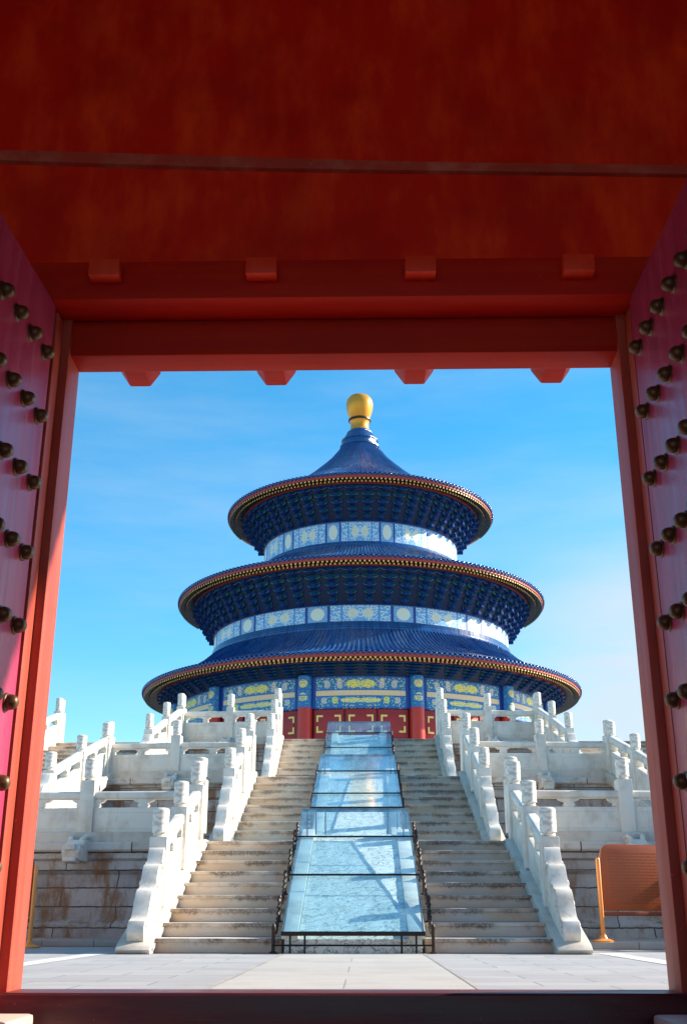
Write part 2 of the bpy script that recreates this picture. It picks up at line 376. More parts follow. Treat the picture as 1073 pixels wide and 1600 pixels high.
M['orangetext'] = simple('dark_orange_text', (0.24, 0.036, 0.002), 0.5, 0, 0.1, 4)

def glass_mat():
    t = NT('cover_glass'); t.t.nodes.remove(t.b); out = t.t.nodes['Material Output']
    tr = t.n('BsdfTransparent'); t.put(tr.inputs[0], (0.84, 0.955, 0.99))
    gl = t.n('BsdfGlossy'); t.put(gl.inputs['Roughness'], 0.09); t.put(gl.inputs[0], (0.95, 1, 1))
    fr = t.n('LayerWeight'); t.put(fr.inputs['Blend'], 0.5); F = t.m('ADD', t.m('MULTIPLY', t.m('POWER', fr.outputs['Facing'], 5.0), 0.9), 0.045)
    bn = t.n('Bump'); t.put(bn.inputs['Strength'], 0.05); t.put(bn.inputs['Distance'], 0.02); t.put(bn.inputs['Height'], t.noise(t.co('Object'), 1.5, 2))
    t.t.links.new(bn.outputs[0], gl.inputs['Normal'])
    mx = t.n('MixShader'); t.put(mx.inputs[0], F); t.t.links.new(tr.outputs[0], mx.inputs[1]); t.t.links.new(gl.outputs[0], mx.inputs[2])
    df = t.n('BsdfDiffuse'); t.put(df.inputs[0], (0.55, 0.80, 0.92)); m2 = t.n('MixShader')
    t.put(m2.inputs[0], t.m('ADD', 0.03, t.m('MULTIPLY', t.ss(t.noise(t.co('Object', (3, 1, 1)), 1.6, 5, 0.65), 0.4, 0.7), 0.07)))
    t.t.links.new(mx.outputs[0], m2.inputs[1]); t.t.links.new(df.outputs[0], m2.inputs[2])
    t.t.links.new(m2.outputs[0], out.inputs[0])
    return t.mat
M['glass'] = glass_mat()

def band_mat():
    """painted upper frieze: UV u = bays (a column at every whole number), v = 0..1"""
    t = NT('upper_frieze_paint'); u, v, _ = t.sep(t.n('TexCoord').outputs['UV'])
    f = t.m('FRACT', u); d = t.m('MINIMUM', f, t.m('SUBTRACT', 1.0, f))      # distance to the nearest column, 0..0.5
    sc = t.voro(t.comb(t.m('MULTIPLY', d, 44), t.m('MULTIPLY', v, 13)), 1.0, 'F1')
    n = t.noise(t.comb(t.m('MULTIPLY', d, 50), t.m('MULTIPLY', v, 16)), 1.0, 3, 0.65)
    scroll = t.ss(t.m('ADD', sc, t.m('MULTIPLY', n, 0.6)), 0.68, 0.86)
    c = t.mix(scroll, (0.72, 0.80, 0.84), (0.16, 0.42, 0.70))
    vv = t.m('ABSOLUTE', t.m('SUBTRACT', v, 0.5))
    # gold dragons in the middle of every long panel
    blob = t.m('ADD', t.m('ADD', t.m('POWER', t.m('MULTIPLY', t.m('ABSOLUTE', t.m('SUBTRACT', d, 0.41)), 11), 2.0), t.m('POWER', t.m('MULTIPLY', vv, 2.6), 2.0)), t.m('MULTIPLY', n, 0.9))
    c = t.mix(t.m('MULTIPLY', t.ss(blob, 1.15, 0.75), t.ss(n, 0.30, 0.52)), c, (0.82, 0.76, 0.52))
    sep1 = t.m('LESS_THAN', t.m('ABSOLUTE', t.m('SUBTRACT', d, 0.285)), 0.012)
    c = t.mix(sep1, c, (0.10, 0.32, 0.62))
    # column panel
    incol = t.m('LESS_THAN', d, 0.125)
    cc = t.mix(t.ss(n, 0.4, 0.6), (0.30, 0.52, 0.72), (0.10, 0.30, 0.62))
    rr = t.m('ADD', t.m('POWER', t.m('MULTIPLY', d, 11.5), 2.0), t.m('POWER', t.m('MULTIPLY', vv, 2.7), 2.0))
    cc = t.mix(t.ss(rr, 1.0, 0.8), cc, t.mix(t.ss(n, 0.42, 0.6), (0.86, 0.80, 0.55), (0.74, 0.80, 0.76)))
    c = t.mix(incol, c, cc)
    ln = t.m('LESS_THAN', t.m('ABSOLUTE', t.m('SUBTRACT', d, 0.135)), 0.017)
    c = t.mix(ln, c, (0.010, 0.05, 0.26))
    bd = t.m('GREATER_THAN', vv, 0.44); c = t.mix(bd, c, (0.03, 0.16, 0.50))
    return t.done(c, 0.45)
M['band'] = band_mat()
def frieze_mat():
    t = NT('lower_frieze_paint'); u, v, _ = t.sep(t.n('TexCoord').outputs['UV'])
    f = t.m('FRACT', u); d = t.m('MINIMUM', f, t.m('SUBTRACT', 1.0, f))
    def ell(u0, v0, a, b, nz):
        return t.m('ADD', t.m('ADD', t.m('POWER', t.m('MULTIPLY', t.m('ABSOLUTE', t.m('SUBTRACT', d, u0)), 1 / a), 2.0), t.m('POWER', t.m('MULTIPLY', t.m('ABSOLUTE', t.m('SUBTRACT', v, v0)), 1 / b), 2.0)), t.m('MULTIPLY', nz, 1.3))
    n = t.m('SUBTRACT', t.noise(t.comb(t.m('MULTIPLY', d, 42), t.m('MULTIPLY', v, 13)), 1.0, 3, 0.6), 0.4)
    n2 = t.noise(t.comb(t.m('MULTIPLY', d, 60), t.m('MULTIPLY', v, 20), 3.0), 1.0, 2, 0.6)
    c = t.mix(t.ss(n2, 0.42, 0.62), (0.010, 0.12, 0.42), (0.02, 0.30, 0.44))
    c = t.mix(t.ss(n2, 0.62, 0.70), c, (0.45, 0.62, 0.55))
    for u0, v0, a, b, col in ((0.44, 0.76, 0.07, 0.13, (0.95, 0.80, 0.10)), (0.31, 0.78, 0.025, 0.16, (0.75, 0.62, 0.50)), (0.20, 0.75, 0.028, 0.13, (0.66, 0.58, 0.55)),
                              (0.42, 0.24, 0.10, 0.08, (0.90, 0.78, 0.20)), (0.27, 0.25, 0.028, 0.12, (0.66, 0.76, 0.14)), (0.17, 0.24, 0.025, 0.10, (0.60, 0.62, 0.50)),
                              (0.0, 0.74, 0.026, 0.13, (0.80, 0.66, 0.22)), (0.0, 0.32, 0.026, 0.13, (0.74, 0.68, 0.26))):
        c = t.mix(t.ss(ell(u0, v0, a, b, n), 1.30, 0.95), c, col)
    n3 = t.noise(t.comb(t.m('MULTIPLY', d, 80), t.m('MULTIPLY', v, 22), 7.0), 1.0, 3, 0.7)
    cell = t.voro(t.comb(t.m('MULTIPLY', d, 46), t.m('MULTIPLY', v, 14), 2.0), 1.0)
    fl = t.m('MULTIPLY', t.ss(cell, 0.40, 0.28), t.m('GREATER_THAN', d, 0.10))
    c = t.mix(t.m('MULTIPLY', fl, 0.95), c, t.mix(t.ss(n3, 0.45, 0.55), (0.74, 0.70, 0.24), (0.55, 0.68, 0.62)))
    c = t.mix(t.m('MULTIPLY', t.ss(n3, 0.50, 0.60), 0.75), c, (0.02, 0.18, 0.40))
    inb = t.m('MULTIPLY', t.m('LESS_THAN', t.m('ABSOLUTE', t.m('SUBTRACT', v, 0.47)), 0.085), t.m('GREATER_THAN', d, 0.10))
    cs = t.mix(t.ss(n2, 0.40, 0.60), (0.86, 0.56, 0.28), (0.78, 0.66, 0.40))
    c = t.mix(inb, c, cs)
    for v0 in (0.37, 0.57, 0.02, 0.97):
        c = t.mix(t.m('LESS_THAN', t.m('ABSOLUTE', t.m('SUBTRACT', v, v0)), 0.018), c, (0.02, 0.12, 0.48))
    ln = t.m('LESS_THAN', t.m('ABSOLUTE', t.m('SUBTRACT', d, 0.075)), 0.022)
    c = t.mix(ln, c, (0.010, 0.05, 0.30))
    return t.done(c, 0.45)
M['frieze'] = frieze_mat()

# ------------------------------------------------------------------ dimensions
DC = 83.98                                   # hall centre, straight ahead of the gate
Z1, Z2, Z3 = 1.623, 3.671, 5.936                 # terrace floors
D0, D1, D2, D3, D4, D5 = 14.785, 19.117, 22.545, 27.527, 32.465, 36.52
RT = (DC - D1 - .26, DC - D3 - .26, DC - D5 - .26)              # terrace radii
TZ = (0.0, Z1, Z2, Z3)
SW = 2.50                                     # half width of the central stair
def pol(a, r, z): return (r * sin(a), DC - r * cos(a), z)

# ------------------------------------------------------------------ ground
g = MB(); g.add([(-900, -300, -.32), (900, -300, -.32), (900, 5.40, -.32), (-900, 5.40, -.32), (900, 5.40, 0), (-900, 5.40, 0), (900, 1500, 0), (-900, 1500, 0)], [(0, 1, 2, 3), (3, 2, 4, 5), (5, 4, 6, 7)])
solo('ground', g, M['paving'], kind='structure')
g = MB(); g.add([(-0.855, 5.6, .004), (0.855, 5.6, .004), (0.855, 14.62, .004), (-0.855, 14.62, .004)], [(0, 1, 2, 3)])
solo('path', g, M['path'], kind='structure')
for sx in (-1, 1):
    g = MB(); x0, x1 = sorted((sx * 3.05, sx * 3.33))
    g.add([(x0, 5.6, .004), (x1, 5.6, .004), (x1, 14.9, .004), (x0, 14.9, .004)], [(0, 1, 2, 3)])
    solo('pavement_strip', g, M['kerb'], kind='structure')
    g = MB(); x0, x1 = sorted((sx * 0.862, sx * 0.905))
    g.add([(x0, 5.6, .005), (x1, 5.6, .005), (x1, 14.62, .005), (x0, 14.62, .005)], [(0, 1, 2, 3)])
    solo('path_joint', g, M['tfloor'], kind='structure')

# ------------------------------------------------------------------ marble terraces
def spout_mesh():
    b = MB()
    b.prism([(-0.30, -0.17), (0.30, -0.14), (0.36, -0.02), (0.30, 0.10), (0.16, 0.12), (0.08, 0.19), (-0.10, 0.20), (-0.30, 0.14)], -0.15, 0.15, 'x')
    b.prism([(0.18, -0.20), (0.40, -0.17), (0.40, -0.10), (0.18, -0.12)], -0.11, 0.11, 'x')
    for s in (-1, 1):
        b.tube([(s * 0.09, 0.10, 0.17), (s * 0.13, -0.02, 0.25), (s * 0.15, -0.18, 0.23)], [0.045, 0.04, 0.015], 8)
        b.lathe([(0, .05), (.035, .035), (.05, 0), (.035, -.035), (0, -.05)], 10, c=(s * 0.13, 0.17), M=Matrix.Translation((0, 0, 0.08)))
    b.box((0, 0.37, 0.06), (0.16, 0.07, 0.09))
    return b.mesh('dragon_spout', M['drum'], 0.035, ang=50)
SPOUT = spout_mesh()
TLAB = ('lowest and widest round marble terrace tier, its stained block wall facing the courtyard',
        'middle round marble terrace tier, set back above the lowest tier',
        'uppermost round marble terrace tier carrying the blue roofed hall')
for k in range(3):
    zb, zt, r = TZ[k], TZ[k + 1], RT[k]
    t = thing('terrace', TLAB[k], 'terrace', (0, DC, zb), 'three round terrace tiers')
    h = zt - zb; w = MB(); A = R_(75)
    prof = [(r + .34, zb), (r + .34, zb + .10), (r + .12, zb + .102), (r + .12, zb + .30), (r + .02, zb + .36), (r - .05, zb + .40), (r - .05, zt - .52), (r + .03, zt - .46),
            (r + .03, zt - .30), (r + .10, zt - .26), (r + .10, zt - .155)]
    w.lathe(prof, 170, -A, A, (0, DC), uvfn=lambda a, i: (a * r, prof[i][1] + prof[i][0] * 0.2))
    part('retaining_wall', w, M['wall'], t, ang=25)
    c = MB(); c.lathe([(r + .05, zt - .153), (r + .16, zt - .15), (r + .19, zt - .12), (r + .19, zt - .02), (r + .17, zt), (r - .6, zt)], 170, -A, A, (0, DC))
    part('coping', c, M['coping'], t, ang=25)
    f = MB(); rin = (RT[k + 1] - .4) if k < 2 else 13.0
    f.lathe([(r - .6, zt - .004), (rin, zt - .004)], 170, -A, A, (0, DC))
    part('terrace_floor', f, M['tfloor'], t)
    if k == 0:
        for s_, xa, xb in ((1, 3.02, 9.5), (-1, -9.5, -3.02)):
            ap = MB(); ap.bx(xa, xb, 16.6 if s_ > 0 else 17.9, 19.4, .003, .092); part('apron_step', ap, M['tfloor'], t, .008)
    for xx in ((-4.7, 4.7), (-4.62, 4.6), (-4.4, 4.4))[k]:
        a = math.asin(xx / r); p = pol(a, r + .26, zt - .16)
        link('dragon_spout', SPOUT, t, Vector(p) - t.location, (0, 0, a + pi))

# ------------------------------------------------------------------ balustrades
def post_mesh(h):
    b = MB(); hh = h * 0.70; w = 0.125
    b.box((0, 0, hh / 2), (2 * w, 2 * w, hh))
    b2 = b.mesh('post_tmp', [M['marble'], M['head']], 0.014)
    c = MB(); r = 0.118; hd = h - hh
    prof = [(0.085, hh), (0.10, hh + .02), (0.088, hh + .045), (r, hh + .06)]
    for i in range(7):
        z = hh + .07 + (hd - .12) * i / 6
        prof += [(r, z), (r - .006, z + .012)]
    prof += [(r, h - .035), (r - .012, h - .012), (r - .04, h), (0, h)]
    c.lathe(prof, 24)
    c.m = [1] * len(c.f); me = c.mesh('post_head', [M['marble'], M['head']], ang=60)
    bm = bmesh.new(); bm.from_mesh(b2); bm.from_mesh(me)
    bm.to_mesh(b2); bm.free(); bpy.data.meshes.remove(me)
    b2.name = 'post'; return b2
POST = {}
def get_post(h):
    k = round(h, 2)
    if k not in POST: POST[k] = post_mesh(k)
    return POST[k]
def panel_mb(A, B, h, th=0.15, inset=0.11):
    """stone panel with two pierced openings between posts at A and B (world), following the slope"""
    A = Vector(A); B = Vector(B); d = B - A; hz = Vector((d.x, d.y, 0)); L = hz.length; ux = hz.normalized(); sl = d.z / L
    nx = Vector((-ux.y, ux.x, 0))
    L0, L1 = inset, L - inset; b = MB()
    def T(vs): return [A + ux * s + nx * n + Vector((0, 0, z + sl * s)) for s, n, z in vs]
    def slab(poly, t):
        n = len(poly); vs = [(s, -t / 2, z) for s, z in poly] + [(s, t / 2, z) for s, z in poly]
        b.add(T(vs), [tuple(range(n))[::-1], tuple(range(n, 2 * n))] + [(k, (k + 1) % n, n + (k + 1) % n, n + k) for k in range(n)])
    zb, zo, zr = 0.0, h * 0.60, h * 0.80
    slab([(L0, zb), (L1, zb), (L1, zo), (L0, zo)], th)
    # sunk field lines: two raised mouldings on the slab
    m = 0.10
    for z0, z1 in ((h * .10, h * .13), (h * .48, h * .51)):
        slab([(L0 + m, z0), (L1 - m, z0), (L1 - m, z1), (L0 + m, z1)], th + .016)
    # handrail, eight-sided
    hw = th / 2 + .012; sec = [(-hw, zr + .03), (-hw * .7, zr), (hw * .7, zr), (hw, zr + .03), (hw, h - .03), (hw * .6, h), (-hw * .6, h), (-hw, h - .03)]
    vs = [(L0, n, z) for n, z in sec] + [(L1, n, z) for n, z in sec]
    b.add(T(vs), [tuple(range(8))[::-1], tuple(range(8, 16))] + [(k, (k + 1) % 8, 8 + (k + 1) % 8, 8 + k) for k in range(8)])
    # end blocks with cloud-shaped cut, vase in the middle
    e = min(.17, (L1 - L0) * 0.10); hz_ = zr - zo
    for s0, sg in ((L0, 1), (L1, -1)):
        slab([(s0, zo), (s0 + sg * e * .45, zo), (s0 + sg * e * .62, zo + hz_ * .25), (s0 + sg * e * .50, zo + hz_ * .5), (s0 + sg * e * .95, zo + hz_ * .72), (s0 + sg * e * 1.15, zr), (s0, zr)][::sg], th - .006)
    mid = (L0 + L1) / 2; q = min(.72, (L1 - L0) / 2.1)
    slab([(mid - .10 * q, zo), (mid + .10 * q, zo), (mid + .14 * q, zo + hz_ * .3), (mid + .09 * q, zo + hz_ * .55), (mid + .22 * q, zo + hz_ * .78), (mid + .27 * q, zr),
          (mid - .27 * q, zr), (mid - .22 * q, zo + hz_ * .78), (mid - .09 * q, zo + hz_ * .55), (mid - .14 * q, zo + hz_ * .3)], th - .006)
    return b
def drum_mb(x, y1, z1, y0, z0, h, th=0.21):
    """scrolled drum stone: from the post at y1 (higher) down to y0 at the foot"""
    L = y1 - y0; out = []
    def env(t): return h * (0.88 - 0.62 * t ** 1.25)
    n = 60
    for i in range(n + 1):
        t = i / n; bulge = .5 - .5 * cos(2 * pi * (3.25 * t ** 0.82 + .12))
        out.append((y1 - L * 0.97 * t, z1 + (z0 - z1) * t + env(t) + 0.105 * bulge - 0.045))
    yE, zE = out[-1]; rr = 0.14
    out += [(y0 + .015, zE - .03), (y0 - .02, zE - .10), (y0 - .025, z0 + .12), (y0 + .02, z0 + .03), (y0 + .08, z0)]
    poly = out + [(y1, z1)]
    b = MB(); b.prism(poly, x - th / 2, x + th / 2, 'x')
    # carved scroll rings on both faces
    for i, (t, rad) in enumerate(((.14, .15), (.42, .14), (.68, .12), (.93, .10))):
        yc = y1 - L * .97 * t; zc = z1 + (z0 - z1) * t + env(t) - rad * 1.1
        for s in (-1, 1):
            pts = [(x + s * (th / 2 + .006), yc + rad * .72 * (1 - k / 40) * cos(k * .45), zc + rad * .72 * (1 - k / 40) * sin(k * .45)) for k in range(32)]
            b.tube(pts, .010, 5)
    return b

def flight_rail(label, x, y0, y1, z0, z1, h, ph, n_post=3, drum=1.25, foot=-.30, base=.13, group='sloping stair balustrades'):
    """rail on one side of a flight whose first riser is at y0 and whose top nosing is at y1"""
    t = thing('stair_balustrade', label, 'balustrade', (x, y0, z0), group)
    sl = (z1 - z0 - .16) / (y1 - y0)
    zz = lambda y: z0 + .16 + sl * (y - y0) + base
    ys = [y0 + drum + (y1 + .12 - y0 - drum) * i / (n_post - 1) for i in range(n_post)]
    # stylobate
    hw = .215; yF = y0 + foot; zf0 = .16
    s = MB(); zf = max(zz(yF), z0 + .12)
    s.prism([(yF, z0 + .002), (yF - .05, z0 + .05), (yF + .02, zf - .02), (yF + .06, zf), (y1 + .02, zz(y1)), (y1 + .32, z1 + base), (y1 + .32, z1 - .10), (y1 + .05, z1 - .10), (y0 + .3, z0 + .002)], x - hw, x + hw, 'x')
    part('stylobate', s, M['string'], t, .012)
    k = MB(); k.prism([(yF + .1, zf - .09), (y1, zz(y1) - .09), (y1, zz(y1) - .05), (yF + .1, zf - .05)], x - hw - .018, x + hw + .018, 'x')
    part('moulding', k, M['string'], t)
    tops = []
    for y in ys:
        zp = min(zz(y), z1 + base) ; tops.append((x, y, zp))
        link('post', get_post(ph), t, (0, y - y0, zp - z0 - .02))
    for a, b in zip(tops[:-1], tops[1:]):
        part('panel', panel_mb(a, b, h), M['marble'], t, .008, ang=40)
    part('drum_stone', drum_mb(x, ys[0] - .11, zz(ys[0]) , yF + .10, zf, h), M['drum'], t, .03, ang=50, seg=3)
    return t

def arc_rail(label, k, angs, h, ph, sb, group='curved terrace balustrades'):
    r = RT[k] - .10; z = TZ[k + 1]
    p0 = pol(angs[0], r, z)
    t = thing('terrace_balustrade', label, 'balustrade', p0, group)
    s = MB(); a0, a1 = min(angs), max(angs)
    s.lathe([(r + .2, z + .002), (r + .2, z + sb), (r - .2, z + sb), (r - .2, z + .002)], 12, a0, a1, (0, DC))
    part('stylobate', s, M['string'], t, .01)
    for a in angs:
        p = pol(a, r, z + sb - .01); link('post', get_post(ph), t, Vector(p) - t.location, (0, 0, a))
    for a, b in zip(angs[:-1], angs[1:]):
        part('panel', panel_mb(pol(a, r, z + sb), pol(b, r, z + sb), h), M['marble'], t, .008, ang=40)
    return t

TP = ((2.72, 4.68, 6.40), (2.72, 4.62, 6.40), (2.72, 4.36, 6.05))
YS = ((D0, D1), (D2, D3), (D4, D5))
RX = SW + .22
TIER = ('lowest', 'middle', 'top')
PH = (1.32, 1.46, 1.60); HH = (.84, .92, 1.0)
PHT = (1.28, 1.30, 1.52); HHT = (.70, .72, .93); SB = (.17, .19, .10)
DR = (1.15, 1.30, 1.55); DRF = (1.2, 1.62, 1.6); YF = (0.0, -1.35, -2.75)
SIDE = {-1: 'left', 1: 'right'}
for k in range(3):
    for s in (-1, 1):
        flight_rail('white marble rail with drum stone on the %s side of the %s central flight' % (SIDE[s], TIER[k]), s * RX, YS[k][0], YS[k][1], TZ[k], TZ[k + 1], HH[k], PH[k], drum=DR[k], base=(.03, .13, .13)[k])
def fx(k, x): return RT[k] - sqrt(RT[k] ** 2 - x * x)      # how far the rim falls back at x
FX = 6.30                                                    # inner rail of the flanking stairs
FXo = 10.42
for k in range(3):
    for s in (-1, 1):
        dy = fx(k, FX)
        flight_rail('%s flank stair, %s flight: sloping marble rail nearer the central stairs' % (SIDE[s], TIER[k]), s * TP[k][2], YS[k][0] + dy + YF[k], YS[k][1] + dy, TZ[k], TZ[k + 1], HH[k], PHT[k], drum=DRF[k])
        if k:
            dy = fx(k, FXo)
            flight_rail('%s flank stair, %s flight: sloping marble rail on its outer edge' % (SIDE[s], TIER[k]), s * FXo, YS[k][0] + dy + YF[k], YS[k][1] + dy, TZ[k], TZ[k + 1], HH[k], PHT[k], drum=DRF[k])
for k in range(3):
    for s in (-1, 1):
        arc_rail('level pierced marble balustrade on the %s terrace edge, %s of the central stairs' % (TIER[k], SIDE[s]), k,
                 [s * math.asin(x / RT[k]) for x in TP[k]], HHT[k], PHT[k], SB[k])
        if k: arc_rail('level marble balustrade on the %s terrace edge beyond the %s flank stair' % (TIER[k], SIDE[s]), k,
                 [s * math.asin(x / RT[k]) for x in (FXo, 12.3, 14.1, 15.9)], HHT[k], PHT[k], SB[k])

# ------------------------------------------------------------------ stairs
def flight(label, y0, y1, z0, z1, spans, xs, dyf, n=9):
    t = thing('staircase', label, 'stairs', (xs, y0, z0), 'flights of stone stairs')
    tr = (y1 - y0) / (n - 1); rs = (z1 - z0) / n
    for i in range(n):
        for (a, b) in spans:
            m = MB(); ya = y0 + i * tr; yb = ya + tr + (.05 if i < n - 1 else .75); zt = z0 + (i + 1) * rs
            m.prism([(ya + .004, z0 + i * rs + .001), (ya, zt - .05), (ya - .022, zt - .045), (ya - .022, zt - .006), (ya - .014, zt + .001), (yb, zt + .001), (yb, z0 + i * rs + .001)], a, b, 'x')
            part('step', m, M['step'], t, .006)
    return t
for k in range(3):
    flight('wide central stone flight up to the %s terrace, split by the carved ramp' % TIER[k], YS[k][0], YS[k][1], TZ[k], TZ[k + 1],
           ((-SW - .004, -.905), (.905, SW + .004)), 0, 0)
    for s in (-1, 1):
        dy = fx(k, FX); a, b = sorted((s * (FX + .2), s * (FXo - .2)))
        flight('stone flight of the %s flank stair up to the %s terrace' % (SIDE[s], TIER[k]), YS[k][0] + dy + YF[k], YS[k][1] + dy + .2, TZ[k], TZ[k + 1], ((a, b),), s * 8.4, 0)

# ------------------------------------------------------------------ carved ramps, glass covers, chains
def relief_ramp(k):
    y0, y1, z0, z1 = YS[k][0], YS[k][1], TZ[k], TZ[k + 1]
    t = thing('carved_ramp', 'carved marble relief slope between the steps of the %s central flight' % TIER[k], 'carved ramp', (0, y0, z0), 'carved marble ramps')
    sl = (z1 - z0 - .16) / (y1 - y0)
    b = MB(); b.prism([(y0 - .12, z0 + .002), (y0 - .12, z0 + .17), (y1 + .2, z0 + .17 + sl * (y1 + .2 - y0)), (y1 + .2, z1 - .3), (y0 + .3, z0 + .002)], -.86, .86, 'x')
    part('slab', b, M['relief'], t)
    nx, ny = 46, int((y1 - y0) / .045); vs = []
    def rel(u, v):
        a = sin(u * 9 + 2.5 * sin(v * 3.1)) * cos(v * 7 + 2 * sin(u * 5)) ; c = sin(u * 21 + 3 * sin(v * 8.0)) * sin(v * 19 + 2 * cos(u * 11))
        return .003 * a + .004 * c
    for j in range(ny + 1):
        for i in range(nx + 1):
            u = -.68 + 1.36 * i / nx; y = y0 + .02 + (y1 - y0) * j / ny
            e = min(1, (.68 - abs(u)) / .06)
            vs.append((u, y, z0 + .215 + sl * (y - y0 + .12) + e * rel(u, y)))
    fs = [(j * (nx + 1) + i, j * (nx + 1) + i + 1, (j + 1) * (nx + 1) + i + 1, (j + 1) * (nx + 1) + i) for j in range(ny) for i in range(nx)]
    q = MB(); q.add(vs, fs); part('relief', q, M['relief'], t, ang=180)
    for s in (-1, 1):
        e = MB(); e.prism([(y0 - .12, z0 + .17), (y0 - .12, z0 + .26), (y1 + .2, z0 + .26 + sl * (y1 + .32 - y0)), (y1 + .2, z0 + .17 + sl * (y1 + .32 - y0))], *sorted((s * .69, s * .90)), 'x')
        part('border', e, M['marble'], t, .01)
for k in range(3): relief_ramp(k)

GL = ((14.62, .25, 19.0, 2.134, 1.78, (16.26, 17.68)), (22.2, 2.45, 27.2, 4.154, 1.80, (23.19, 25.25)), (32.2, 4.0, 37.06, 6.588, 2.10, (34.79, 36.0)))
for k, (ya, za, yb, zb, w, rods) in enumerate(GL):
    t = thing('glass_cover', 'sloping glass cover over the carved ramp of the %s flight' % TIER[k], 'glass cover', (0, ya, za), 'glass covers over the carved ramps')
    sl = (zb - za) / (yb - ya); zz = lambda y: za + sl * (y - ya); hw = w / 2
    b = MB(); b.prism([(ya, za), (yb, zb), (yb, zb + .012), (ya, za + .012)], -hw, hw, 'x'); part('glass_pane', b, M['glass'], t)
    b = MB(); b.prism([(ya - .025, za - .04), (ya + .025, za - .03), (ya + .025, za - .004), (ya - .025, za + .012)], -hw - .01, hw + .01, 'x'); part('bottom_frame', b, M['iron'], t)
    for y in list(rods):
        b = MB(); b.tube([(-hw - .03, y, zz(y) - .06), (-hw - .03, y, zz(y) + .035), (hw + .03, y, zz(y) + .035), (hw + .03, y, zz(y) - .06)], .016, 6); part('cross_rod', b, M['iron'], t)
    for s in (-1, 1):
        b = MB(); b.prism([(ya, za - .03), (yb, zb - .03), (yb, zb - .006), (ya, za - .006)], *sorted((s * (hw - .018), s * hw)), 'x'); part('side_frame', b, M['iron'], t)
    b = MB(); b.bx(-hw, hw, yb - .03, yb, zb - .05, zb - .004); part('top_frame', b, M['iron'], t)
    zl = TZ[k]
    for x in (-.86, -.66, .66, .86):
        x *= w / 1.95
        b = MB(); b.tube([(x, ya - .02, zl + .001), (x, ya - .02, za - .03)], .013, 6); b.tube([(x, ya - .02, zl + .02), (x, ya + .10, zl + .02)], .012, 6); part('leg', b, M['iron'], t)
    for x in (-.8, .8):
        b = MB(); b.tube([(x, yb - .1, TZ[k + 1] + .001), (x, yb - .1, zb - .03)], .013, 6); part('leg', b, M['iron'], t)
    b = MB(); b.tube([(-hw - .12, ya - .02, zl + .10), (hw + .12, ya - .02, zl + .10)], .012, 6); part('front_rail', b, M['iron'], t)

for k in range(3):
    for s in (-1, 1):
        y0, y1, z0, z1 = YS[k][0], YS[k][1], TZ[k], TZ[k + 1]
        x = s * (1.0 if k < 2 else 1.10)
        t = thing('chain_barrier', 'dark iron chain on short posts along the %s side of the %s glass cover' % (SIDE[s], TIER[k]), 'chain barrier', (x, y0, z0), 'iron chain barriers')
        tr = (y1 - y0) / 8; rs = (z1 - z0) / 9; tops = []
        spots = [(y0 - .10, z0)] + [(y0 + tr * (i + .45), z0 + rs * (i + 1)) for i in (1, 3, 5, 7)] + [(y1 + .5, z1)]
        for (y, z) in spots:
            b = MB(); b.lathe([(.05, z + .002), (.05, z + .02), (.024, z + .03), (.022, z + .28), (.028, z + .29), (.03, z + .32), (.018, z + .345), (0, z + .35)], 10, c=(x, y))
            part('post', b, M['ironbrown'], t); tops.append(Vector((x, y, z + .30)))
        for i, (a, c) in enumerate(zip(tops[:-1], tops[1:])):
            b = MB(); n = 22; pts = []; rr = []
            for j in range(n * 2 + 1):
                u = j / (n * 2); p = a.lerp(c, u); p.z -= .42 * 4 * u * (1 - u) * .45; p.x += .006 * (-1) ** (j // 2); pts.append(p); rr.append(.030 if j % 2 else .018)
            b.tube(pts, rr, 6); part('chain', b, M['ironbrown'], t)

# ------------------------------------------------------------------ the hall
HB = Z3
hall = thing('round_hall', 'round wooden temple hall with three blue tiled roofs and a golden finial', 'temple hall', (0, DC, HB))
C = (0, DC)
# base and red wall
b = MB(); b.lathe([(15.6, HB), (15.6, HB + .35), (15.4, HB + .40), (0, HB + .40)], 96, c=C); part('base_step', b, M['marble'], hall)
b = MB(); b.lathe([(13.55, HB + .4), (13.55, 12.98)], 96, c=C); part('red_wall', b, M['hallred2'], hall)
b = MB(); b.lathe([(13.75, 12.94), (13.9, 12.98), (13.9, 15.02), (13.7, 15.06)], 192, c=C,
                  uvfn=lambda a, i: ((a - R_(15)) / R_(30) + 12, (0, 0.0, 1.0, 1)[i])); part('painted_frieze', b, M['frieze'], hall)
for i in range(12):
    a = R_(15 + 30 * i)
    if cos(a) < -.3: continue
    p = pol(a, 14.0, 0)
    b = MB(); b.lathe([(.62, HB + .4), (.62, HB + .5), (.50, HB + .55), (.48, 13.0)], 20, c=(p[0], p[1])); part('column', b, M['hallred'], hall)
    b = MB(); b.lathe([(.47, 13.0), (.47, 15.06)], 24, -pi, pi - 1e-4, c=(p[0], p[1]), uvfn=lambda q, j: (12 + .235 * (q - R_(15 + 30 * (i if i < 6 else i - 12)) ) / (2 * pi), j)); part('column_top', b, M['frieze'], hall)
